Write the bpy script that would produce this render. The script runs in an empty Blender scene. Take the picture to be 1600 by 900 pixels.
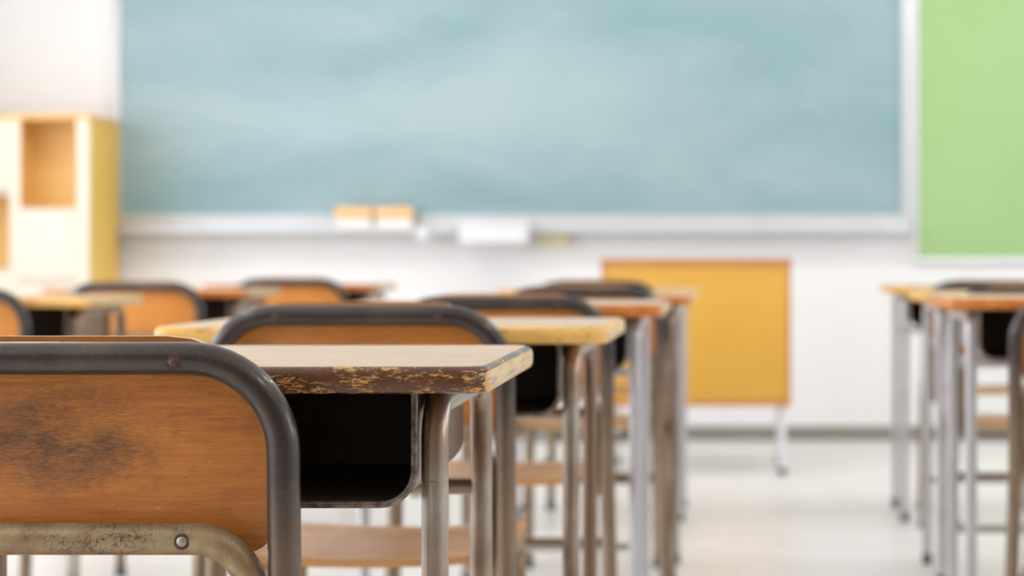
import bpy, bmesh, math, random
from mathutils import Vector, Matrix

random.seed(7)
sc = bpy.context.scene
COL = sc.collection
PI = math.pi

# ------------------------------------------------------------------ camera, light, exposure
cam_d = bpy.data.cameras.new('camera')
cam = bpy.data.objects.new('camera', cam_d)
COL.objects.link(cam)
cam.location = (0.0, 0.0, 0.79)
cam.rotation_euler = (PI / 2, 0, 0)
cam_d.sensor_width = 36.0
cam_d.lens = 66.15
cam_d.shift_x = -0.21875
cam_d.shift_y = -0.02875
cam_d.clip_start = 0.05
cam_d.clip_end = 100
cam_d.dof.use_dof = True
cam_d.dof.focus_distance = 1.56
cam_d.dof.aperture_fstop = 5.0
sc.camera = cam

sc.view_settings.view_transform = 'Standard'
sc.view_settings.look = 'None'
sc.view_settings.gamma = 1.0
sc.view_settings.use_curve_mapping = False
sc.view_settings.exposure = 0.2

SKY = 6.0            # daylight outside the windows
CEILING_FILL = 10.0          # watts per ceiling lamp, added to light the room
FRONT_FILL = 7.0    # watts per lamp added to brighten the front wall
world = bpy.data.worlds.new('sky')
sc.world = world
world.use_nodes = True
bg = world.node_tree.nodes['Background']
bg.inputs['Color'].default_value = (0.87, 0.91, 1.0, 1)
bg.inputs['Strength'].default_value = SKY

# room: x across, y towards the blackboard, z up
XL, XR, YB, YF, H = -4.0, 3.4, -2.2, 8.18, 3.0
WIN_Z0, WIN_Z1 = 0.40, 2.45
WINS = [(-1.9, -0.1), (0.1, 1.9), (2.1, 3.9), (4.1, 5.7), (5.9, 6.75)]
DOORSIDE = [(1.2, 2.6), (3.6, 5.0), (5.8, 7.6)]      # unseen corridor windows, added and enlarged to brighten the front wall
DZ0, DZ1 = 0.95, 2.15


def portal(name, x, y0, y1, facing, WIN_Z0=WIN_Z0, WIN_Z1=WIN_Z1):
    l = bpy.data.lights.new(name, 'AREA')
    l.shape = 'RECTANGLE'
    l.size = WIN_Z1 - WIN_Z0
    l.size_y = y1 - y0
    l.cycles.is_portal = True
    o = bpy.data.objects.new(name, l)
    COL.objects.link(o)
    o.location = (x, (y0 + y1) / 2, (WIN_Z0 + WIN_Z1) / 2)
    o.rotation_euler = (0, -PI / 2 * facing, 0)


for a, b in WINS:
    portal('window_daylight', XL - 0.05, a, b, 1)
for a, b in DOORSIDE:
    portal('window_daylight', XR + 0.05, a, b, -1, DZ0, DZ1)


# ------------------------------------------------------------------ material helpers
def new_mat(name):
    m = bpy.data.materials.new(name)
    m.use_nodes = True
    nt = m.node_tree
    b = nt.nodes['Principled BSDF']
    return m, nt, b


def node(nt, typ, **kw):
    n = nt.nodes.new(typ)
    for k, v in kw.items():
        setattr(n, k, v)
    return n


def coords(nt, scale=(1, 1, 1), out='Object', loc=(0, 0, 0)):
    tc = node(nt, 'ShaderNodeTexCoord')
    mp = node(nt, 'ShaderNodeMapping')
    mp.inputs['Scale'].default_value = scale
    mp.inputs['Location'].default_value = loc
    nt.links.new(tc.outputs[out], mp.inputs['Vector'])
    return mp.outputs['Vector']


def noise(nt, vec, scale=5, detail=4, rough=0.55, dist=0.0):
    n = node(nt, 'ShaderNodeTexNoise')
    n.inputs['Scale'].default_value = scale
    n.inputs['Detail'].default_value = detail
    n.inputs['Roughness'].default_value = rough
    n.inputs['Distortion'].default_value = dist
    nt.links.new(vec, n.inputs['Vector'])
    return n.outputs['Fac']


def ramp(nt, fac, stops):
    r = node(nt, 'ShaderNodeValToRGB')
    e = r.color_ramp.elements
    while len(e) < len(stops):
        e.new(0.5)
    for i, (p, c) in enumerate(stops):
        e[i].position = p
        if not isinstance(c, (tuple, list)):
            c = (c, c, c)
        e[i].color = (c[0], c[1], c[2], 1)
    nt.links.new(fac, r.inputs['Fac'])
    return r.outputs['Color']


def mix(nt, fac, a, b, mode='MIX'):
    m = node(nt, 'ShaderNodeMix', data_type='RGBA', blend_type=mode)
    for sock, v in ((m.inputs[0], fac), (m.inputs[6], a), (m.inputs[7], b)):
        if isinstance(v, (int, float)):
            sock.default_value = v
        elif isinstance(v, (tuple, list)):
            sock.default_value = (v[0], v[1], v[2], 1)
        else:
            nt.links.new(v, sock)
    return m.outputs[2]


def math_n(nt, op, a, b=0.0, clamp=False):
    m = node(nt, 'ShaderNodeMath', operation=op, use_clamp=clamp)
    for s, v in ((m.inputs[0], a), (m.inputs[1], b)):
        if isinstance(v, (int, float)):
            s.default_value = v
        else:
            nt.links.new(v, s)
    return m.outputs[0]


def bump(nt, b, h, strength=0.2, dist=0.001):
    n = node(nt, 'ShaderNodeBump')
    n.inputs['Strength'].default_value = strength
    n.inputs['Distance'].default_value = dist
    nt.links.new(h, n.inputs['Height'])
    nt.links.new(n.outputs['Normal'], b.inputs['Normal'])


def plain(name, col, rough=0.5, metal=0.0, spec=0.5, vary=0.06, scale=6):
    m, nt, b = new_mat(name)
    f = noise(nt, coords(nt), scale, 3)
    lo = tuple(c * (1 - vary) for c in col)
    hi = tuple(min(1, c * (1 + vary)) for c in col)
    nt.links.new(ramp(nt, f, [(0.3, lo), (0.7, hi)]), b.inputs['Base Color'])
    b.inputs['Roughness'].default_value = rough
    b.inputs['Metallic'].default_value = metal
    b.inputs['Specular IOR Level'].default_value = spec
    return m


def wood(name, dark, light, rough=0.4, scale=(3, 60, 60), spec=0.5, grain=6.0):
    m, nt, b = new_mat(name)
    v = coords(nt, scale)
    f = noise(nt, v, grain * 0.3, 6, 0.6, 0.4)
    c = ramp(nt, f, [(0.3, dark), (0.7, light)])
    nt.links.new(c, b.inputs['Base Color'])
    b.inputs['Roughness'].default_value = rough
    b.inputs['Specular IOR Level'].default_value = spec
    bump(nt, b, f, 0.08, 0.0006)
    return m


M = {}
M['wall'] = plain('painted_wall', (0.80, 0.79, 0.78), 0.75, vary=0.02, scale=2)
M['ceiling'] = plain('ceiling_board', (0.85, 0.85, 0.83), 0.8, vary=0.03, scale=9)
M['base'] = plain('baseboard_paint', (0.24, 0.235, 0.19), 0.5)
M['white_metal'] = plain('white_painted_metal', (0.78, 0.79, 0.80), 0.35, vary=0.02)
M['alu'] = plain('aluminium_frame', (0.58, 0.59, 0.60), 0.4, 0.2, vary=0.03)
M['rubber'] = plain('grey_rubber', (0.11, 0.11, 0.105), 0.7)
M['steel'] = plain('bright_steel', (0.36, 0.335, 0.30), 0.42, 0.9, vary=0.12, scale=300)
M['rust_rivet'] = plain('rusty_rivet', (0.09, 0.055, 0.04), 0.45, 0.6, vary=0.4, scale=400)
M['felt'] = plain('white_felt', (0.82, 0.78, 0.72), 0.9)
M['eraser_wood'] = plain('orange_handle', (0.90, 0.52, 0.22), 0.5)
M['box_white'] = plain('white_plastic', (0.74, 0.74, 0.765), 0.4, vary=0.02)
M['box_cream'] = plain('cream_card', (0.80, 0.72, 0.48), 0.6)
M['cab_cream'] = wood('pale_cream_laminate', (0.80, 0.70, 0.55), (0.86, 0.77, 0.64), 0.45, (25, 25, 2))
M['cab_yellow'] = wood('golden_laminate', (0.80, 0.49, 0.08), (0.86, 0.55, 0.11), 0.45, (25, 25, 2))
M['cab_edge'] = wood('orange_edging', (0.80, 0.47, 0.14), (0.86, 0.55, 0.20), 0.45, (25, 25, 2))
M['cab_inside'] = wood('orange_wood_lining', (0.86, 0.50, 0.14), (0.91, 0.58, 0.20), 0.5, (25, 25, 2))
M['teach_panel'] = wood('amber_panel', (0.72, 0.375, 0.050), (0.78, 0.43, 0.068), 0.45, (2, 40, 40))
M['teach_edge'] = wood('orange_brown_edging', (0.55, 0.20, 0.05), (0.64, 0.27, 0.07), 0.4, (2, 40, 40))
M['rear_dark'] = wood('dark_rear_wall', (0.20, 0.12, 0.065), (0.28, 0.175, 0.10), 0.6, (14, 14, 1))  # unseen rear wall, made dark brown to cut the fill light
M['ply_edge'] = wood('bare_plywood_edge', (0.62, 0.45, 0.27), (0.74, 0.58, 0.38), 0.6, (4, 300, 300))

# floor: pale worn boards
m, nt, b = new_mat('pale_floor')
f1 = noise(nt, coords(nt, (0.6, 3.5, 1)), 3.0, 6, 0.6)
c = ramp(nt, f1, [(0.30, (0.75, 0.73, 0.69)), (0.62, (0.84, 0.825, 0.80))])
br = node(nt, 'ShaderNodeTexBrick')
br.inputs['Scale'].default_value = 1.0
br.inputs['Brick Width'].default_value = 1.8
br.inputs['Row Height'].default_value = 0.12
br.inputs['Mortar Size'].default_value = 0.002
br.inputs['Color1'].default_value = (1, 1, 1, 1)
br.inputs['Color2'].default_value = (0.96, 0.955, 0.945, 1)
br.inputs['Mortar'].default_value = (0.72, 0.69, 0.64, 1)
nt.links.new(coords(nt), br.inputs['Vector'])
nt.links.new(mix(nt, 1.0, c, br.outputs['Color'], 'MULTIPLY'), b.inputs['Base Color'])
b.inputs['Roughness'].default_value = 0.32
M['floor'] = m

# chalkboard: teal paint with wiped chalk dust
m, nt, b = new_mat('chalkboard_paint')
v = coords(nt, (0.55, 1, 1.5))
f1 = noise(nt, v, 1.6, 5, 0.6, 0.6)
f2 = noise(nt, coords(nt, (1.2, 1, 6.0)), 2.5, 6, 0.65, 0.3)
fac = math_n(nt, 'ADD', math_n(nt, 'MULTIPLY', f1, 0.8), math_n(nt, 'MULTIPLY', f2, 0.2))
c = ramp(nt, fac, [(0.25, (0.19, 0.32, 0.335)), (0.50, (0.235, 0.36, 0.38)), (0.75, (0.30, 0.41, 0.435))])
# broad cloud of wiped chalk across the middle of the board
tc = node(nt, 'ShaderNodeTexCoord')
mp = node(nt, 'ShaderNodeMapping')
mp.inputs['Location'].default_value = (0.35 / 1.6, 0, -1.42 / 0.42)
mp.inputs['Scale'].default_value = (1 / 1.6, 0, 1 / 0.42)
nt.links.new(tc.outputs['Object'], mp.inputs['Vector'])
ln = node(nt, 'ShaderNodeVectorMath', operation='LENGTH')
nt.links.new(mp.outputs['Vector'], ln.inputs[0])
cl = math_n(nt, 'ADD', math_n(nt, 'SUBTRACT', 1.1, ln.outputs['Value']), math_n(nt, 'MULTIPLY', math_n(nt, 'SUBTRACT', f1, 0.5), 2.2))
c = mix(nt, ramp(nt, cl, [(-0.2, 0.0), (1.0, 0.55)]), c, (0.42, 0.51, 0.535))
nt.links.new(c, b.inputs['Base Color'])
b.inputs['Roughness'].default_value = 0.42
M['board'] = m

m, nt, b = new_mat('green_felt_board')
f1 = noise(nt, coords(nt), 1.2, 3)
nt.links.new(ramp(nt, f1, [(0.3, (0.30, 0.475, 0.185)), (0.7, (0.34, 0.505, 0.225))]), b.inputs['Base Color'])
b.inputs['Roughness'].default_value = 0.8
M['green'] = m

# clear window glass
m, nt, b = new_mat('window_glass')
nt.nodes.remove(b)
tr = node(nt, 'ShaderNodeBsdfTransparent')
gl = node(nt, 'ShaderNodeBsdfGlossy')
gl.inputs['Roughness'].default_value = 0.02
mx = node(nt, 'ShaderNodeMixShader')
mx.inputs[0].default_value = 0.06
nt.links.new(tr.outputs[0], mx.inputs[1])
nt.links.new(gl.outputs[0], mx.inputs[2])
nt.links.new(mx.outputs[0], nt.nodes['Material Output'].inputs['Surface'])
M['glass'] = m

# glowing tubes of the added ceiling lamps
m, nt, b = new_mat('lamp_tube')
b.inputs['Emission Color'].default_value = (1, 0.97, 0.92, 1)
b.inputs['Emission Strength'].default_value = 4
M['tube'] = m

# desk-top veneer
m, nt, b = new_mat('worn_desk_veneer')
f1 = noise(nt, coords(nt, (3, 55, 55)), 2.0, 6, 0.6, 0.5)
f2 = noise(nt, coords(nt, (1, 1, 1)), 7.0, 4, 0.6)
c = ramp(nt, f1, [(0.28, (0.44, 0.295, 0.165)), (0.55, (0.58, 0.41, 0.25)), (0.8, (0.66, 0.49, 0.32))])
c = mix(nt, math_n(nt, 'MULTIPLY', f2, 0.5), c, (0.70, 0.57, 0.43))
nt.links.new(c, b.inputs['Base Color'])
nt.links.new(ramp(nt, f2, [(0.3, 0.30), (0.7, 0.45)]), b.inputs['Roughness'])
bump(nt, b, f1, 0.1, 0.0005)
M['desk_top'] = m


def edge_mat(name, brown, bare, thr, right_wear):
    """lacquered edge of a desk top, chipped down to the bare wood"""
    m, nt, b = new_mat(name)
    big = noise(nt, coords(nt, (12, 12, 45)), 1.8, 3, 0.5)
    fine = noise(nt, coords(nt, (50, 50, 170)), 2.6, 6, 0.70, 0.5)
    fac = math_n(nt, 'ADD', math_n(nt, 'MULTIPLY', big, 0.55), math_n(nt, 'MULTIPLY', fine, 0.62))
    tc = node(nt, 'ShaderNodeTexCoord')
    sp = node(nt, 'ShaderNodeSeparateXYZ')
    nt.links.new(tc.outputs['Normal'], sp.inputs[0])
    sidemask = ramp(nt, sp.outputs['X'], [(0.78, 0.0), (0.96, 1.0)])
    side = math_n(nt, 'MULTIPLY', sidemask, right_wear)
    sz = node(nt, 'ShaderNodeSeparateXYZ')
    nt.links.new(tc.outputs['Object'], sz.inputs[0])
    hz = math_n(nt, 'MULTIPLY', math_n(nt, 'ABSOLUTE', math_n(nt, 'SUBTRACT', sz.outputs['Z'], 0.6905)), -4.0)
    low = ramp(nt, sz.outputs['Z'], [(0.6795, 0.06), (0.6812, 0.0)])
    hz = math_n(nt, 'ADD', hz, low)
    fac = math_n(nt, 'ADD', math_n(nt, 'ADD', fac, side), hz)
    mask = ramp(nt, fac, [(thr - 0.01, 0.0), (thr + 0.04, 1.0)])
    lac = ramp(nt, noise(nt, coords(nt, (20, 20, 60)), 2, 4), [(0.3, tuple(c * 0.7 for c in brown)), (0.7, tuple(c * 1.3 for c in brown))])
    wd = ramp(nt, noise(nt, coords(nt, (6, 6, 120)), 3, 5), [(0.3, tuple(c * 0.75 for c in bare)), (0.7, bare)])
    pale = ramp(nt, noise(nt, coords(nt, (8, 8, 90)), 2.0, 4, 0.6), [(0.34, (0.24, 0.23, 0.20)), (0.44, (0.56, 0.42, 0.24)), (0.7, (0.68, 0.54, 0.34))])
    sidecol = mix(nt, math_n(nt, 'MULTIPLY', sidemask, 0.9), wd, pale)
    nt.links.new(mix(nt, mask, lac, sidecol), b.inputs['Base Color'])
    nt.links.new(ramp(nt, mask, [(0, 0.22), (1, 0.5)]), b.inputs['Roughness'])
    bump(nt, b, ramp(nt, mask, [(0, 1.0), (1, 0.0)]), 0.4, 0.0004)
    return m


M['edge_brown'] = edge_mat('chipped_brown_lacquer', (0.105, 0.042, 0.018), (0.70, 0.36, 0.075), 0.605, 0.55)
M['edge_gold'] = edge_mat('worn_golden_edge', (0.46, 0.19, 0.04), (0.90, 0.53, 0.14), 0.48, 0.4)
M['edge_orange'] = edge_mat('orange_lacquer_edge', (0.56, 0.18, 0.028), (0.70, 0.33, 0.085), 0.635, 0.4)

# grey-green enamelled steel of the desks, rust showing through
m, nt, b = new_mat('desk_steel')
v = coords(nt)
f1 = noise(nt, v, 9, 3, 0.5)
f2 = noise(nt, v, 900, 3, 0.7)
oi = node(nt, 'ShaderNodeObjectInfo')
tone = math_n(nt, 'ADD', f1, math_n(nt, 'MULTIPLY', math_n(nt, 'SUBTRACT', oi.outputs['Random'], 0.5), 0.35))
c = ramp(nt, tone, [(0.42, (0.23, 0.155, 0.105)), (0.56, (0.33, 0.26, 0.20)), (0.74, (0.43, 0.425, 0.38))])
lit_silver = math_n(nt, 'SUBTRACT', 1.0, oi.outputs['Alpha'])  # per-desk silver tone: window light on the legs put into the colour
c = mix(nt, math_n(nt, 'MULTIPLY', lit_silver, 0.85), c, (0.56, 0.56, 0.585))
c = mix(nt, ramp(nt, f2, [(0.54, 0.0), (0.66, 0.45)]), c, (0.10, 0.075, 0.055))
nt.links.new(c, b.inputs['Base Color'])
nt.links.new(math_n(nt, 'SUBTRACT', 0.85, math_n(nt, 'MULTIPLY', lit_silver, 0.5)), b.inputs['Metallic'])
b.inputs['Roughness'].default_value = 0.30
bump(nt, b, f2, 0.25, 0.0003)
M['desk_steel'] = m

# inside of the book box: dark paint with its shade put into the colour
m, nt, b = new_mat('shaded_box_inside')
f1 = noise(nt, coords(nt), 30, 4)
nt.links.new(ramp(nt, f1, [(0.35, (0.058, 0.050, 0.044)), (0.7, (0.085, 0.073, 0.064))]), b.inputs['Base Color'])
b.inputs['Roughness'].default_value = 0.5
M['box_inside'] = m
m, nt, b = new_mat('worn_box_lip')
f1 = noise(nt, coords(nt), 70, 5, 0.7)
nt.links.new(ramp(nt, f1, [(0.36, (0.07, 0.05, 0.04)), (0.56, (0.22, 0.18, 0.145)), (0.75, (0.40, 0.37, 0.33))]), b.inputs['Base Color'])
b.inputs['Metallic'].default_value = 0.6
b.inputs['Roughness'].default_value = 0.35
M['lip'] = m

# charcoal chair frame going brown lower down
m, nt, b = new_mat('charcoal_chair_steel')
v = coords(nt)
f1 = noise(nt, v, 12, 5, 0.6)
f2 = noise(nt, v, 350, 3, 0.7)
tc = node(nt, 'ShaderNodeTexCoord')
sp = node(nt, 'ShaderNodeSeparateXYZ')
nt.links.new(tc.outputs['Object'], sp.inputs[0])
low = math_n(nt, 'MULTIPLY', math_n(nt, 'SUBTRACT', 0.62, sp.outputs['Z']), 6.0, True)
low = math_n(nt, 'ADD', low, math_n(nt, 'MULTIPLY', math_n(nt, 'SUBTRACT', f1, 0.5), 0.9), True)
c = mix(nt, low, (0.042, 0.034, 0.030), (0.20, 0.135, 0.078))
c = mix(nt, ramp(nt, f2, [(0.58, 0.0), (0.66, 0.5)]), c, (0.14, 0.085, 0.055))
c = mix(nt, ramp(nt, noise(nt, v, 60, 3, 0.5), [(0.74, 0.0), (0.77, 0.7)]), c, (0.50, 0.46, 0.40))
nt.links.new(c, b.inputs['Base Color'])
b.inputs['Metallic'].default_value = 0.5
b.inputs['Roughness'].default_value = 0.36
b.inputs['Coat Weight'].default_value = 0.35
b.inputs['Coat Roughness'].default_value = 0.14
bump(nt, b, f2, 0.12, 0.0004)
M['chair_steel'] = m

# olive-tan inner chair frame, crazed enamel
m, nt, b = new_mat('crazed_olive_enamel')
v = coords(nt)
f1 = noise(nt, v, 35, 5, 0.65)
c = ramp(nt, f1, [(0.36, (0.22, 0.12, 0.072)), (0.5, (0.29, 0.20, 0.105)), (0.66, (0.38, 0.29, 0.165))])
vo = node(nt, 'ShaderNodeTexVoronoi', feature='DISTANCE_TO_EDGE')
vo.inputs['Scale'].default_value = 85
wv = node(nt, 'ShaderNodeMix', data_type='RGBA', blend_type='ADD')
wv.inputs[0].default_value = 0.05
nt.links.new(coords(nt), wv.inputs[6])
nn = node(nt, 'ShaderNodeTexNoise')
nn.inputs['Scale'].default_value = 60
nt.links.new(v, nn.inputs['Vector'])
nt.links.new(nn.outputs['Color'], wv.inputs[7])
nt.links.new(wv.outputs[2], vo.inputs['Vector'])
crk = ramp(nt, vo.outputs['Distance'], [(0.015, 0.9), (0.05, 0.0)])
patch = ramp(nt, noise(nt, v, 22, 3), [(0.40, 0.0), (0.58, 0.9)])
c = mix(nt, mix(nt, 1.0, crk, patch, 'MULTIPLY'), c, (0.055, 0.045, 0.035))
nt.links.new(c, b.inputs['Base Color'])
b.inputs['Metallic'].default_value = 0.25
b.inputs['Roughness'].default_value = 0.42
M['chair_olive'] = m


def ply(name, base, hi, stain):
    m, nt, b = new_mat(name)
    f1 = noise(nt, coords(nt, (7, 7, 110)), 3.0, 6, 0.62, 0.4)
    c = ramp(nt, f1, [(0.25, tuple(x * 0.62 for x in base)), (0.5, base), (0.75, hi)])
    blot = noise(nt, coords(nt, (6, 6, 9)), 1.5, 3)
    c = mix(nt, ramp(nt, blot, [(0.40, 0.0), (0.62, 0.5)]), c, tuple(x * 1.18 for x in hi))
    if stain:
        oi = node(nt, 'ShaderNodeObjectInfo')
        c = mix(nt, math_n(nt, 'MULTIPLY', math_n(nt, 'SUBTRACT', 1.0, oi.outputs['Alpha']), 0.7), c, (0.78, 0.30, 0.05))
        tc = node(nt, 'ShaderNodeTexCoord')
        mp = node(nt, 'ShaderNodeMapping')
        mp.inputs['Location'].default_value = (0.01 / 0.15, 0, -0.645 / 0.062)
        mp.inputs['Scale'].default_value = (1 / 0.15, 0, 1 / 0.062)
        nt.links.new(tc.outputs['Object'], mp.inputs['Vector'])
        ln = node(nt, 'ShaderNodeVectorMath', operation='LENGTH')
        nt.links.new(mp.outputs['Vector'], ln.inputs[0])
        rad = math_n(nt, 'SUBTRACT', 1.05, ln.outputs['Value'], True)
        streak = noise(nt, coords(nt, (50, 50, 520)), 3.0, 5, 0.75, 0.3)
        big = noise(nt, coords(nt, (10, 10, 16)), 1.7, 4, 0.6)
        k = math_n(nt, 'ADD', math_n(nt, 'MULTIPLY', streak, 0.55), math_n(nt, 'MULTIPLY', big, 0.45))
        k = math_n(nt, 'ADD', k, math_n(nt, 'MULTIPLY', rad, 0.20))
        c = mix(nt, math_n(nt, 'MULTIPLY', ramp(nt, k, [(0.50, 0.0), (0.74, 0.95)]), oi.outputs['Alpha']), c, (0.062, 0.036, 0.022))
        sp = noise(nt, coords(nt, (1, 1, 1)), 130, 2, 0.5)
        c = mix(nt, ramp(nt, sp, [(0.765, 0.0), (0.785, 0.6)]), c, (0.45, 0.40, 0.34))
    nt.links.new(c, b.inputs['Base Color'])
    b.inputs['Roughness'].default_value = 0.36
    bump(nt, b, f1, 0.1, 0.0004)
    return m


M['ply_back'] = ply('orange_plywood_back', (0.46, 0.155, 0.026), (0.58, 0.22, 0.044), True)
M['seat_edge'] = wood('lacquered_seat_edge', (0.40, 0.19, 0.06), (0.50, 0.26, 0.09), 0.45, (4, 300, 300))
M['ply_seat'] = ply('tan_plywood_seat', (0.56, 0.29, 0.12), (0.66, 0.38, 0.19), False)


# ------------------------------------------------------------------ mesh helpers
def finish(name, bm, mats, parent=None, smooth=True, angle=0.7):
    bmesh.ops.recalc_face_normals(bm, faces=bm.faces)
    for f in bm.faces:
        f.smooth = smooth
    if smooth:
        for e in bm.edges:
            if len(e.link_faces) == 2 and e.calc_face_angle(0) > angle:
                e.smooth = False
    me = bpy.data.meshes.new(name)
    bm.to_mesh(me)
    bm.free()
    for mt in (mats if isinstance(mats, (list, tuple)) else [mats]):
        me.materials.append(M[mt])
    o = bpy.data.objects.new(name, me)
    COL.objects.link(o)
    if parent is not None:
        o.parent = parent
    return o


def add_box(bm, x0, x1, y0, y1, z0, z1, bev=0.0, mat=0):
    r = bmesh.ops.create_cube(bm, size=1.0)
    vs = r['verts']
    for v in vs:
        v.co = Vector(((x0 + x1) / 2 + v.co.x * (x1 - x0), (y0 + y1) / 2 + v.co.y * (y1 - y0), (z0 + z1) / 2 + v.co.z * (z1 - z0)))
    fs = {f for v in vs for f in v.link_faces}
    for f in fs:
        f.material_index = mat
    if bev > 0:
        es = {e for v in vs for e in v.link_edges}
        bmesh.ops.bevel(bm, geom=list(es), offset=bev, segments=2, affect='EDGES', profile=0.6)


def box(name, d, mat, parent=None, bev=0.003):
    bm = bmesh.new()
    add_box(bm, *d, bev=bev)
    return finish(name, bm, mat, parent)


def fillet(pts, rad, n=8):
    """polyline with its inner corners rounded"""
    pts = [Vector(p) for p in pts]
    if not isinstance(rad, (list, tuple)):
        rad = [rad] * len(pts)
    out = [pts[0]]
    for i in range(1, len(pts) - 1):
        p, a, c = pts[i], pts[i - 1], pts[i + 1]
        u, w = (a - p).normalized(), (c - p).normalized()
        ang = u.angle(w)
        if ang > PI - 0.02:
            out.append(p)
            continue
        r = rad[i]
        t = r / math.tan(ang / 2)
        lim = 0.499 * min((a - p).length, (c - p).length)
        if t > lim:
            t = lim
            r = t * math.tan(ang / 2)
        cen = p + (u + w).normalized() * (r / math.sin(ang / 2))
        s, e = p + u * t - cen, p + w * t - cen
        tot = s.angle(e)
        ax = s.cross(e).normalized()
        for k in range(n + 1):
            out.append(cen + Matrix.Rotation(tot * k / n, 3, ax) @ s)
    out.append(pts[-1])
    return out


def sweep(bm, pts, r, sides=18, cap=True):
    pts = [Vector(p) for p in pts]
    n = len(pts)
    tang = []
    for i in range(n):
        a = pts[max(0, i - 1)]
        c = pts[min(n - 1, i + 1)]
        tang.append((c - a).normalized())
    t0 = tang[0]
    ref = Vector((0, 1, 0)) if abs(t0.y) < 0.9 else Vector((1, 0, 0))
    nrm = (ref - t0 * ref.dot(t0)).normalized()
    rings = []
    for i in range(n):
        if i > 0:
            q = tang[i - 1].rotation_difference(tang[i])
            nrm = q @ nrm
            nrm = (nrm - tang[i] * nrm.dot(tang[i])).normalized()
        bi = tang[i].cross(nrm)
        rr = r(i / (n - 1)) if callable(r) else r
        rings.append([bm.verts.new(pts[i] + (nrm * math.cos(2 * PI * k / sides) + bi * math.sin(2 * PI * k / sides)) * rr) for k in range(sides)])
    for i in range(n - 1):
        for k in range(sides):
            bm.faces.new((rings[i][k], rings[i][(k + 1) % sides], rings[i + 1][(k + 1) % sides], rings[i + 1][k]))
    if cap:
        bm.faces.new(list(reversed(rings[0])))
        bm.faces.new(rings[-1])


def tube(name, pts, r, mat, parent, sides=18):
    bm = bmesh.new()
    sweep(bm, pts, r, sides)
    return finish(name, bm, mat, parent)


def lathe(bm, prof, loc, axis='z', seg=20):
    """prof: (radius, height) pairs, turned about an axis through loc"""
    loc = Vector(loc)
    rings = []
    for r, h in prof:
        ring = []
        for k in range(seg):
            a = 2 * PI * k / seg
            c = (r * math.cos(a), r * math.sin(a), h)
            if axis == 'y':
                c = (c[0], c[2], c[1])
            elif axis == 'x':
                c = (c[2], c[0], c[1])
            ring.append(bm.verts.new(loc + Vector(c)))
        rings.append(ring)
    for i in range(len(rings) - 1):
        for k in range(seg):
            bm.faces.new((rings[i][k], rings[i][(k + 1) % seg], rings[i + 1][(k + 1) % seg], rings[i + 1][k]))
    bm.faces.new(rings[0])
    bm.faces.new(rings[-1])


def rrect(hx, hy, R, n=8):
    p = []
    for cx, cy, a0 in ((hx - R, hy - R, 0), (-hx + R, hy - R, 90), (-hx + R, -hy + R, 180), (hx - R, -hy + R, 270)):
        for k in range(n + 1):
            a = math.radians(a0 + 90 * k / n)
            p.append((cx + R * math.cos(a), cy + R * math.sin(a)))
    return p


def panel(bm, hw, z0, z1, Rb, Rt, thick, place, nx=22):
    """thin sheet with rounded corners; place(u, v, d) puts sheet coordinates and depth d into space"""
    rows = []
    nb = 7
    for k in range(nb + 1):
        a = PI / 2 * k / nb
        rows.append((z0 + Rb * (1 - math.cos(a)), hw - Rb + Rb * math.sin(a)))
    for k in range(1, 8):
        t = k / 8
        rows.append((z0 + Rb + (z1 - Rt - z0 - Rb) * t, hw))
    for k in range(nb + 1):
        a = PI / 2 * k / nb
        rows.append((z1 - Rt + Rt * math.sin(a), hw - Rt + Rt * math.cos(a)))
    g = [[], []]
    for s, d in ((0, -thick / 2), (1, thick / 2)):
        for v, h in rows:
            g[s].append([bm.verts.new(place(-h + 2 * h * i / nx, v, d)) for i in range(nx + 1)])
    nr = len(rows)
    for s in (0, 1):
        for j in range(nr - 1):
            for i in range(nx):
                bm.faces.new((g[s][j][i], g[s][j][i + 1], g[s][j + 1][i + 1], g[s][j + 1][i]))

    def strip(a, c):
        for i in range(len(a) - 1):
            f = bm.faces.new((a[i], a[i + 1], c[i + 1], c[i]))
            f.material_index = 1
    strip(g[0][0], g[1][0])
    strip(g[0][-1], g[1][-1])
    strip([r[0] for r in g[0]], [r[0] for r in g[1]])
    strip([r[-1] for r in g[0]], [r[-1] for r in g[1]])


def thing(name, label, cat, loc=(0, 0, 0), rz=0.0, group=None):
    o = bpy.data.objects.new(name, None)
    COL.objects.link(o)
    o.empty_display_size = 0.1
    o.location = loc
    o.rotation_euler = (0, 0, rz)
    tag(o, label, cat, group)
    return o


def tag(o, label, cat, group=None):
    o['label'] = label
    o['category'] = cat
    if group:
        o['group'] = group
    return o


def structure(o):
    o['kind'] = 'structure'
    return o


# ------------------------------------------------------------------ the room
structure(box('floor', (XL - 0.2, XR + 0.2, YB - 0.2, YF + 0.2, -0.10, 0.0), 'floor', bev=0))
structure(box('ceiling', (XL - 0.2, XR + 0.2, YB - 0.2, YF + 0.2, H, H + 0.1), 'ceiling', bev=0))
structure(box('wall_front', (XL - 0.2, XR + 0.2, YF, YF + 0.2, 0, H), 'wall', bev=0))
structure(box('wall_back', (XL - 0.2, XR + 0.2, YB - 0.2, YB, 0, H), 'rear_dark', bev=0))
SIDES = (('wall_left', XL - 0.2, XL, WINS, WIN_Z0, WIN_Z1), ('wall_right', XR, XR + 0.2, DOORSIDE, DZ0, DZ1))
for nm, x0, x1, wins, wz0, wz1 in SIDES:
    bm = bmesh.new()
    add_box(bm, x0, x1, YB, YF, 0, wz0)
    add_box(bm, x0, x1, YB, YF, wz1, H)
    e = [YB] + [v for w in wins for v in w] + [YF]
    for i in range(0, len(e), 2):
        add_box(bm, x0, x1, e[i], e[i + 1], wz0, wz1)
    structure(finish(nm, bm, 'wall', smooth=False))
wn = 0
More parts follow.
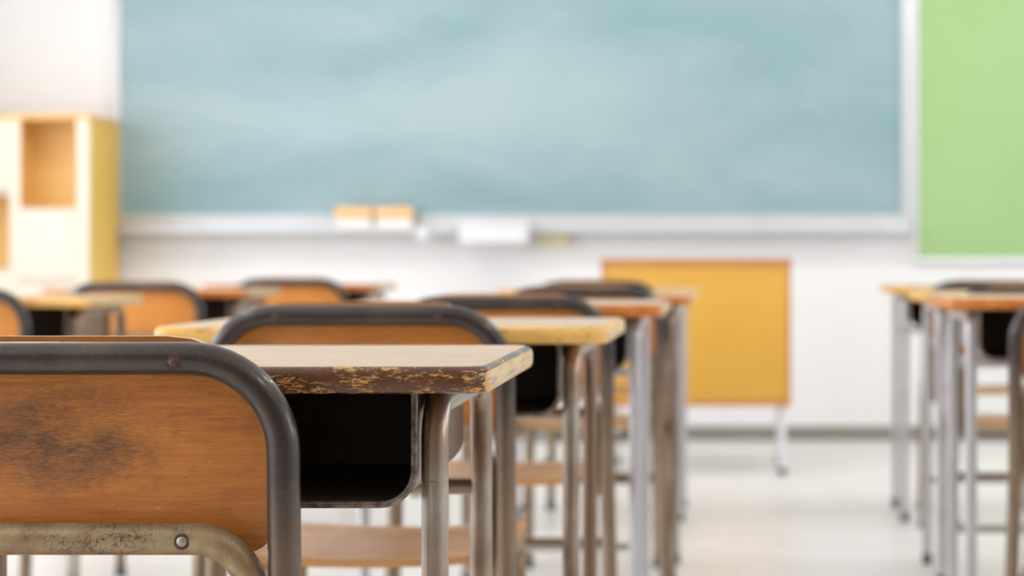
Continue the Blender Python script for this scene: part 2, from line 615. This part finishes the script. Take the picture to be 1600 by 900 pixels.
for nm, x0, x1, wins, wz0, wz1 in SIDES:
    xc = (x0 + x1) / 2
    for y0, y1 in wins:
        wn += 1
        bm = bmesh.new()
        t = 0.045
        for d in ((y0, y1, wz0, wz0 + t), (y0, y1, wz1 - t, wz1), (y0, y0 + t, wz0, wz1), (y1 - t, y1, wz0, wz1),
                  ((y0 + y1) / 2 - t / 2, (y0 + y1) / 2 + t / 2, wz0, wz1)):
            add_box(bm, xc - 0.03, xc + 0.03, d[0], d[1], d[2], d[3])
        w = structure(finish('window_%d' % wn, bm, 'alu', smooth=False))
        p = box('pane', (xc - 0.003, xc + 0.003, y0 + t * 0.5, y1 - t * 0.5, wz0 + t * 0.5, wz1 - t * 0.5), 'glass', w, bev=0)
structure(box('baseboard_front', (XL, XR, YF - 0.012, YF, 0, 0.062), 'base', bev=0.002))

# unseen ceiling lamps, added to light the room
for i, (x, y) in enumerate(((-2.3, 0.2), (-2.3, 2.8), (-2.3, 5.4), (1.5, 0.2), (1.5, 2.8), (1.5, 5.4))):
    side = 'window' if x < 0 else 'corridor'
    row = ('rear', 'middle', 'front')[i % 3]
    t = thing('added_ceiling_lamp', 'added white twin-tube ceiling lamp, out of view on the %s side, %s row' % (side, row), 'lamp', (x, y, H), 0, 'added ceiling lamps')
    bm = bmesh.new()
    add_box(bm, -0.14, 0.14, -0.62, 0.62, -0.05, 0.0, 0.004)
    finish('housing', bm, 'white_metal', t)
    for s in (-0.075, 0.075):
        tube('lamp_tube', [(s, -0.59, -0.073), (s, 0.59, -0.073)], 0.016, 'tube', t, 12)
    l = bpy.data.lights.new('added_light', 'AREA')
    l.shape = 'RECTANGLE'
    l.size, l.size_y = 0.26, 1.2
    l.energy = CEILING_FILL
    l.color = (1.0, 0.955, 0.89)
    lo = bpy.data.objects.new('added_light', l)
    COL.objects.link(lo)
    lo.parent = t
    lo.location = (0, 0, -0.095)

# unseen lamps added to brighten the front wall, tilted towards it
for x, nm in ((-2.1, 'left'), (-0.6, 'middle'), (0.9, 'right')):
    t = thing('added_board_lamp', 'slim white lamp added out of view to brighten the chalkboard wall, %s of three' % nm, 'lamp', (x, 6.55, H), 0, 'added front wall lamps')
    for s in (-0.4, 0.4):
        tube('hanger', [(s, 0, -0.001), (s, 0, -0.25)], 0.008, 'white_metal', t, 10)
    h = box('housing', (-0.62, 0.62, -0.07, 0.07, -0.30, -0.245), 'white_metal', t)
    l = bpy.data.lights.new('added_light', 'AREA')
    l.shape = 'RECTANGLE'
    l.size, l.size_y = 1.2, 0.12
    l.energy = FRONT_FILL
    l.spread = math.radians(130)
    l.color = (1.0, 0.97, 0.93)
    lo = bpy.data.objects.new('added_light', l)
    COL.objects.link(lo)
    lo.parent = t
    lo.location = (0, 0.0, -0.315)
    lo.rotation_euler = (math.radians(52), 0, 0)

# ------------------------------------------------------------------ blackboard on the front wall
t = thing('blackboard', 'wide teal chalkboard with pale frame and chalk tray on the front wall', 'blackboard', (-0.973, YF, 0.0))
BX = 1.688
box('board_panel', (-BX, BX, -0.030, -0.004, 0.98, 2.20), 'board', t, bev=0)
bm = bmesh.new()
add_box(bm, -BX - 0.034, -BX, -0.045, -0.002, 0.948, 2.24, 0.003)
add_box(bm, BX, BX + 0.058, -0.045, -0.002, 0.948, 2.24, 0.003)
add_box(bm, -BX, BX, -0.045, -0.002, 0.950, 0.980, 0.003)
add_box(bm, -BX, BX, -0.045, -0.002, 2.20, 2.24, 0.003)
finish('frame', bm, 'alu', t)
bm = bmesh.new()
add_box(bm, -BX + 0.006, BX + 0.045, -0.120, -0.045, 0.900, 0.918, 0.003)
add_box(bm, -BX + 0.006, BX + 0.045, -0.127, -0.119, 0.900, 0.925, 0.003)
add_box(bm, -BX + 0.006, BX + 0.045, -0.045, -0.002, 0.900, 0.950, 0.003)
finish('chalk_tray', bm, 'alu', t)

# two erasers standing on the front of the tray
for i, (x, lab) in enumerate(((-1.641, 'orange-topped white felt eraser on the chalk tray, left of a pair'),
                              (-1.468, 'orange-topped white felt eraser on the chalk tray, right of a pair'))):
    t = thing('chalkboard_eraser', lab, 'eraser', (x, YF - 0.094, 0.919), 0, 'chalkboard erasers on the tray')
    bm = bmesh.new()
    add_box(bm, -0.080, 0.080, -0.024, 0.024, 0.0, 0.045, 0.008)
    finish('felt_pad', bm, 'felt', t)
    bm = bmesh.new()
    add_box(bm, -0.083, 0.083, -0.026, 0.026, 0.045, 0.092, 0.016)
    finish('handle', bm, 'eraser_wood', t)

t = thing('chalk_box', 'white lidded chalk box hanging from the middle of the chalk tray', 'box', (-1.03, YF - 0.128, 0.855))
bm = bmesh.new()
add_box(bm, -0.145, 0.145, -0.075, -0.001, 0.0, 0.070, 0.008)
finish('box_body', bm, 'box_white', t)
bm = bmesh.new()
add_box(bm, -0.149, 0.149, -0.079, 0.0, 0.070, 0.095, 0.006)
finish('lid', bm, 'box_white', t)
t = thing('card_box', 'small cream box on the wall right of the white chalk box', 'box', (-0.79, YF, 0.842))
bm = bmesh.new()
add_box(bm, -0.068, 0.068, -0.045, -0.001, 0.0, 0.042, 0.004)
add_box(bm, -0.070, 0.070, -0.047, -0.001, 0.042, 0.056, 0.003)
finish('box_body', bm, 'box_cream', t)
t = thing('magnet_clip', 'tiny white clip on the chalk tray between erasers and chalk box', 'clip', (-1.34, YF - 0.128, 0.0))
bm = bmesh.new()
add_box(bm, -0.022, 0.022, -0.012, -0.0005, 0.870, 0.925, 0.004)
finish('clip_body', bm, 'box_white', t)

# green pin-board
t = thing('notice_board', 'bright green pinboard with a thin white frame right of the chalkboard', 'notice board', (1.73, YF, 0))
box('board_panel', (-0.94, 0.94, -0.024, -0.003, 0.795, 2.2), 'green', t, bev=0)
bm = bmesh.new()
add_box(bm, -0.955, -0.94, -0.032, -0.002, 0.772, 2.23, 0.003)
add_box(bm, 0.94, 0.955, -0.032, -0.002, 0.772, 2.23, 0.003)
add_box(bm, -0.94, 0.94, -0.032, -0.002, 0.772, 0.795, 0.003)
add_box(bm, -0.94, 0.94, -0.032, -0.002, 2.2, 2.23, 0.003)
finish('frame', bm, 'white_metal', t)

# ------------------------------------------------------------------ cubby cabinet beside the blackboard
CY0, CY1 = 7.74, 8.13
CXR = -2.662
t = thing('cubby_cabinet', 'tall pale wooden cubby cabinet with golden side beside the chalkboard', 'cabinet', (-3.20, CY0, 0))


def cx(x):
    return x + 3.20


dp = CY1 - CY0
box('side_panel', (cx(CXR) - 0.022, cx(CXR), 0.012, dp, 0.0, 1.364), 'cab_yellow', t, bev=0.002)
box('side_panel', (cx(-3.74), cx(-3.718), 0.012, dp, 0.0, 1.364), 'cab_yellow', t, bev=0.002)
bm = bmesh.new()
add_box(bm, cx(-3.718), cx(CXR) - 0.022, dp - 0.012, dp, 0.0, 1.365)
finish('back_panel', bm, 'cab_inside', t)
box('added_back', (cx(-3.718), cx(CXR) - 0.022, 0.17, 0.18, 0.70, 1.363), 'cab_inside', t, bev=0)  # back added at half depth so the cubbies catch more light
bm = bmesh.new()
add_box(bm, cx(-3.745), cx(CXR) + 0.004, -0.004, dp, 1.363, 1.385, 0.003)
finish('top_panel', bm, 'cab_edge', t)
bm = bmesh.new()
for a, c in ((-2.712, -2.662), (-2.988, -2.946), (-3.264, -3.222), (-3.54, -3.498), (-3.74, -3.70)):
    add_box(bm, cx(a), cx(c), 0.0, 0.016, 0.08, 1.363, 0.002)
finish('face_frame', bm, 'cab_cream', t)
bm = bmesh.new()
for a in (-2.976, -3.252, -3.528):
    add_box(bm, cx(a), cx(a) + 0.018, 0.016, dp - 0.012, 0.08, 1.363)
finish('divider', bm, 'cab_inside', t)
bm = bmesh.new()
add_box(bm, cx(-3.718), cx(CXR) - 0.022, 0.02, dp - 0.012, 0.0, 0.08)
finish('plinth', bm, 'cab_edge', t)
bays = [(-2.946, -2.712), (-3.222, -2.988), (-3.498, -3.264), (-3.70, -3.54)]
for i, (a, c) in enumerate(bays):
    up = i % 2 == 0
    cuts = [(0.985, 0.998), (0.685, 0.697)] if up else [(1.055, 1.068), (0.735, 0.748)]
    for z0, z1 in cuts:
        box('shelf', (cx(a) - 0.02, cx(c) + 0.02, 0.004, dp - 0.012, z0, z1), 'cab_cream', t, bev=0.002)
    spans = [(0.697, 0.985), (0.08, 0.685)] if up else [(1.068, 1.363), (0.08, 0.735)]
    for k, (z0, z1) in enumerate(spans):
        if k == 1:
            mid = (a + c) / 2
            for q0, q1, kx in ((a, mid - 0.002, mid - 0.065), (mid + 0.002, c, mid + 0.065)):
                d = box('door', (cx(q0) + 0.001, cx(q1) - 0.001, -0.004, 0.012, z0 + 0.002, z1 - 0.002), 'cab_cream', t, bev=0.003)
                b2 = bmesh.new()
                lathe(b2, [(0.004, 0.0), (0.004, -0.012), (0.013, -0.016), (0.014, -0.024), (0.008, -0.029)], (cx(kx), -0.003, 0.648), 'y', 14)
                finish('knob', b2, 'box_white', d)  # white colour carries the bright glint of the knobs
        else:
            box('door', (cx(a) + 0.001, cx(c) - 0.001, -0.004, 0.012, z0 + 0.002, z1 - 0.002), 'cab_cream', t, bev=0.003)

# ------------------------------------------------------------------ teacher's table
t = thing('teacher_desk', 'amber-fronted teacher table on thin steel legs before the chalkboard', 'desk', (-0.145, 6.86, 0))
bm = bmesh.new()
add_box(bm, -0.350, 0.350, -0.012, 0.46, 0.768, 0.790, 0.004)
finish('tabletop', bm, 'teach_edge', t)
box('front_panel', (-0.334, 0.334, 0.0, 0.018, 0.27, 0.767), 'teach_panel', t)
box('bottom_edging', (-0.334, 0.334, -0.004, 0.020, 0.252, 0.270), 'teach_edge', t)
for s in (-1, 1):
    a, c = sorted((s * 0.334, s * 0.345))
    box('side_panel', (a, c, -0.002, 0.40, 0.252, 0.767), 'teach_edge', t, bev=0.002)
    for y in (0.032, 0.38):
        lg = tube('leg', [(s * 0.314, y, 0.012), (s * 0.314, y, 0.765)], 0.0127, 'white_metal', t, 12)
        bm = bmesh.new()
        lathe(bm, [(0.016, 0.0), (0.018, 0.004), (0.016, 0.022), (0.0135, 0.024)], (s * 0.314, y, 0), 'z', 14)
        finish('rubber_foot', bm, 'rubber', lg)


# ------------------------------------------------------------------ pupils' desks (origin on the floor under the middle of the near edge)
TOP0, TOPT = 0.678, 0.0225
HX, DY = 0.300, 0.400
LEGX, LEGR = 0.2472, 0.0115


def foot(parent, x, y, r):
    bm = bmesh.new()
    lathe(bm, [(r, 0.0), (r + 0.0025, 0.003), (r + 0.0025, 0.022), (r + 0.001, 0.026), (r * 0.8, 0.027)], (x, y, 0), 'z', 16)
    finish('rubber_foot', bm, 'rubber', parent)


def make_desk():
    t = thing('school_desk', 'desk', 'desk')
    # top
    bm = bmesh.new()
    prof = [(0.006, 0.0), (0.0022, 0.0012), (0.0004, 0.0045), (0.0, 0.010), (0.0, 0.0145), (0.0008, 0.018), (0.003, 0.0210), (0.0075, TOPT)]
    rings = []
    for ins, z in prof:
        pts = rrect(HX - ins, DY / 2 - ins, 0.026 - ins, 8)
        rings.append([bm.verts.new((x, y + DY / 2, TOP0 + z)) for x, y in pts])
    n = len(rings[0])
    for i in range(len(rings) - 1):
        for k in range(n):
            f = bm.faces.new((rings[i][k], rings[i][(k + 1) % n], rings[i + 1][(k + 1) % n], rings[i + 1][k]))
            f.material_index = 1
    bm.faces.new(list(reversed(rings[0]))).material_index = 1
    bm.faces.new(rings[-1])
    finish('desktop', bm, ['desk_top', 'edge_brown'], t)
    # side frames: legs and the rails under the top
    zr = TOP0 - LEGR - 0.0006
    yn, yf = 0.050, 0.372
    for s in (-1, 1):
        x = s * LEGX
        tube('side_rail', fillet([(x, yn, zr - 0.065), (x, yn, zr), (x, yf, zr), (x, yf, zr - 0.065)], 0.045, 10), LEGR, 'desk_steel', t)
        for y in (yn, yf):
            lg = tube('leg', [(x, y, 0.018), (x, y, 0.2), (x, y, 0.4), (x, y, zr - 0.064)], LEGR, 'desk_steel', t)
            foot(lg, x, y, LEGR)
    # rear cross bars
    tube('crossbar', [(-LEGX + 0.006, yf, 0.5575), (LEGX - 0.006, yf, 0.5575)], 0.0088, 'desk_steel', t, 14)
    tube('footrest', [(-LEGX + 0.006, yf, 0.215), (LEGX - 0.006, yf, 0.215)], 0.0095, 'desk_steel', t, 14)
    # book box: folded sheet, open towards the pupil
    hw, z0, z1, R = 0.2342, 0.582, 0.6775, 0.030

    def prof2(ins):
        p = [(-hw + ins, z1)]
        for k in range(9):
            a = PI + PI / 2 * k / 8
            p.append((-hw + R + (R - ins) * math.cos(a), z0 + R + (R - ins) * math.sin(a)))
        for k in range(9):
            a = 1.5 * PI + PI / 2 * k / 8
            p.append((hw - R + (R - ins) * math.cos(a), z0 + R + (R - ins) * math.sin(a)))
        p.append((hw - ins, z1))
        return p
    bm = bmesh.new()
    o, i_ = prof2(0.0), prof2(0.0018)
    y0, y1 = 0.030, 0.335
    vo0 = [bm.verts.new((x, y0, z)) for x, z in o]
    vo1 = [bm.verts.new((x, y1, z)) for x, z in o]
    vi0 = [bm.verts.new((x, y0, z)) for x, z in i_]
    vi1 = [bm.verts.new((x, y1 - 0.002, z)) for x, z in i_]
    for k in range(len(o) - 1):
        bm.faces.new((vo0[k], vo0[k + 1], vo1[k + 1], vo1[k]))
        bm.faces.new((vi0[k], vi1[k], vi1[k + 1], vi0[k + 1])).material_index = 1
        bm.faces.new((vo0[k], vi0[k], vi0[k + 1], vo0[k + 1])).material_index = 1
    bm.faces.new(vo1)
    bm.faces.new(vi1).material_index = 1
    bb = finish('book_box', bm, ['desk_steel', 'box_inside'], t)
    lip = [Vector((x, y0 - 0.001, z)) for x, z in prof2(0.0012)]
    tube('lip', lip, 0.0031, 'lip', bb, 10)
    return t


# ------------------------------------------------------------------ pupils' chairs (origin on the floor under the middle of the back)
def make_chair():
    t = thing('school_chair', 'chair', 'chair')
    r = 0.0133
    w, zt = 0.187, 0.7105
    # outer bent tube: back frame, running into the rear legs
    pts = fillet([(-w, 0.016, 0.400), (-w, 0.006, 0.560), (-w, 0.0, zt), (w, 0.0, zt), (w, 0.006, 0.560), (w, 0.016, 0.400)], [0, 0.2, 0.078, 0.078, 0.2, 0], 12)
    tube('back_frame', pts, r, 'chair_steel', t, 22)
    for s in (-1, 1):
        lg = tube('leg', fillet([(s * w, 0.0159, 0.402), (s * (w + 0.002), 0.019, 0.33), (s * (w + 0.012), -0.035, 0.018)], 0.3, 8), r, 'chair_steel', t)
        foot(lg, s * (w + 0.012), -0.036, r)
    # inner bent tube: lower back rail, running under the seat
    wi, zl = 0.1605, 0.566
    yb = 0.004
    pts = fillet([(-wi, 0.335, 0.372), (-wi, 0.026, 0.372), (-wi, yb, zl), (wi, yb, zl), (wi, 0.026, 0.372), (wi, 0.335, 0.372)], [0, 0.05, 0.045, 0.045, 0.05, 0], 10)
    tube('seat_frame', pts, 0.0128, 'chair_olive', t, 22)
    for s in (-1, 1):
        lg = tube('leg', fillet([(s * wi, 0.330, 0.372), (s * wi, 0.362, 0.372), (s * (wi + 0.006), 0.370, 0.018)], 0.028, 8), 0.0126, 'chair_olive', t)
        foot(lg, s * (wi + 0.006), 0.370, 0.0126)
        tube('stretcher', [(s * (w - 0.004), -0.008, 0.165), (s * (wi + 0.004), 0.366, 0.165)], 0.0085, 'chair_steel', t, 12)
    tube('crossbar', [(-wi - 0.003, 0.3655, 0.235), (wi + 0.003, 0.3655, 0.235)], 0.0085, 'chair_steel', t, 12)
    # plywood back, bowed and fixed on the pupil's side of the tubes
    zc = 0.638

    def pb(u, v, d):
        return Vector((u, 0.0205 + d + 0.010 * (u / 0.17) ** 2 + 0.10 * (v - zc) ** 2 * 2 - 0.004 * (v - zc) / 0.09, v))
    bm = bmesh.new()
    panel(bm, 0.1745, 0.5505, 0.7275, 0.026, 0.085, 0.009, pb)
    finish('backrest', bm, ['ply_back', 'ply_edge'], t)
    # plywood seat

    def ps(u, v, d):
        q = v / 0.38
        return Vector((u, v, 0.4025 + d - 0.010 * (1 - (u / 0.19) ** 2) - 0.006 * math.sin(PI * q) - (0.020 * max(0, q - 0.8) / 0.2) ** 2 * 25))
    bm = bmesh.new()
    panel(bm, 0.179, 0.022, 0.385, 0.05, 0.05, 0.011, ps)
    finish('seat', bm, ['ply_seat', 'seat_edge'], t)
    # rivets
    for s in (-1, 1):
        for z, mt, y, x in ((zt - 0.003, 'rust_rivet', -r + 0.0008, 0.104), (zl - 0.0005, 'steel', yb - 0.0128 + 0.0008, 0.109)):
            bm = bmesh.new()
            lathe(bm, [(0.0042, 0.0012), (0.0042, -0.0006), (0.0036, -0.0013), (0.0022, -0.0018), (0.0008, -0.0020)], (s * x, y, z), 'y', 16)
            rv = finish('rivet', bm, mt, t)
            bm = bmesh.new()
            lathe(bm, [(0.0066, 0.0016), (0.0066, -0.0002), (0.0060, -0.0008), (0.004, -0.0008)], (s * x, y, z), 'y', 18)
            finish('washer', bm, 'rust_rivet', rv)
    return t


def dup(root):
    r = root.copy()
    COL.objects.link(r)
    for ch in list(root.children):
        c = ch.copy()
        COL.objects.link(c)
        c.parent = r
        for g in list(ch.children):
            d = g.copy()
            COL.objects.link(d)
            d.parent = c
    return r


desk0, chair0 = make_desk(), make_chair()
top0 = [c.data for c in desk0.children if c.name.startswith('desktop')][0]
TOPS = {'edge_brown': top0}
for k in ('edge_gold', 'edge_orange'):
    me = top0.copy()
    me.materials[1] = M[k]
    TOPS[k] = me

DESKS = [
    # x, y, yaw, height scale, edge, label
    (-0.503, 1.55, 0.8, 1.0, 'edge_brown', 'nearest school desk, pale top with chipped brown front edge'),
    (-0.467, 2.46, 0.0, 1.0, 'edge_gold', 'second school desk of the middle row, worn golden edge, right behind the nearest desk'),
    (-0.430, 3.37, 0.0, 1.01, 'edge_orange', 'third school desk of the middle row, orange-brown edge'),
    (-0.405, 4.50, 0.0, 1.0, 'edge_orange', 'fourth school desk of the middle row, before the amber teacher table'),
    (-0.415, 5.60, 0.0, 0.995, 'edge_gold', 'farthest school desk of the middle row, closest to the teacher table'),
    (0.703, 3.60, 0.0, 1.02, 'edge_orange', 'nearest school desk of the right row, orange edge and window-lit silver tone on the legs'),
    (0.742, 4.50, 0.0, 1.01, 'edge_gold', 'second school desk of the right row, partly hidden by the desk before it'),
    (0.755, 5.61, 0.0, 1.01, 'edge_gold', 'farthest school desk of the right row, its legs standing leftmost there'),
    (-1.775, 4.30, 0.0, 1.0, 'edge_gold', 'school desk at far left, before the cubby cabinet, dark book box showing'),
    (-1.700, 5.40, 0.0, 1.0, 'edge_orange', 'second school desk of the left row, behind the orange chair'),
    (-1.530, 6.45, 0.0, 1.0, 'edge_orange', 'farthest school desk of the left row, under the chalk erasers'),
]
for i, (x, y, yaw, sz, ed, lab) in enumerate(DESKS):
    o = desk0 if i == 0 else dup(desk0)
    o.location = (x, y, 0)
    o.rotation_euler = (0, 0, math.radians(yaw))
    o.scale = (1, 1, sz)
    o['label'] = lab
    o['group'] = 'school desks'
    for c in o.children:
        lit_silver = i in (2, 4, 5, 6, 7)
        for q in [c] + list(c.children):
            q.color = (1, 1, 1, 0 if lit_silver else 1)
        if c.name.startswith('desktop'):
            c.data = TOPS[ed]

CHAIRS = [
    (-0.5485, 1.500, 0.0, 'nearest school chair, large orange plywood back in a charcoal tube frame, lower left'),
    (-0.484, 2.415, 0.0, 'second school chair, dark tube back rising just behind the nearest desktop'),
    (-0.415, 3.320, 0.0, 'third chair of the middle row, pushed under the orange-edged desk'),
    (-0.365, 4.440, 0.0, 'fourth chair of the middle row, its dark top rail against the amber teacher table'),
    (-0.415, 5.540, 0.0, 'farthest chair of the middle row, tucked in nearest the teacher table'),
    (0.709, 3.505, -10.0, 'nearest chair of the right row, cut off by the right picture edge'),
    (0.705, 4.445, 0.0, 'second chair of the right row, top rail peeping above the nearest right desk'),
    (0.750, 5.555, 0.0, 'farthest chair of the right row, hidden behind two desks'),
    (-1.790, 4.240, 0.0, 'school chair at the far left edge, only its right corner in view'),
    (-1.700, 5.310, 0.0, 'orange-backed school chair standing below the cubby cabinet, right of the far left desk'),
    (-1.503, 6.330, 0.0, 'small distant orange school chair below the chalk tray, farthest in the left row'),
]
for i, (x, y, yaw, lab) in enumerate(CHAIRS):
    o = chair0 if i == 0 else dup(chair0)
    o.location = (x, y, 0)
    o.rotation_euler = (0, 0, math.radians(yaw))
    o['label'] = lab
    o.scale = (1, 1, 1.009 if i == 1 else 1.0)
    o['group'] = 'school chairs'
    for c in o.children:
        if c.name.startswith('backrest'):
            c.color = (1, 1, 1, (1.0, 0.6, 0.1, 0.3, 0.3, 0.9, 0.3, 0.3, 0.2, 0.05, 0.05)[i])
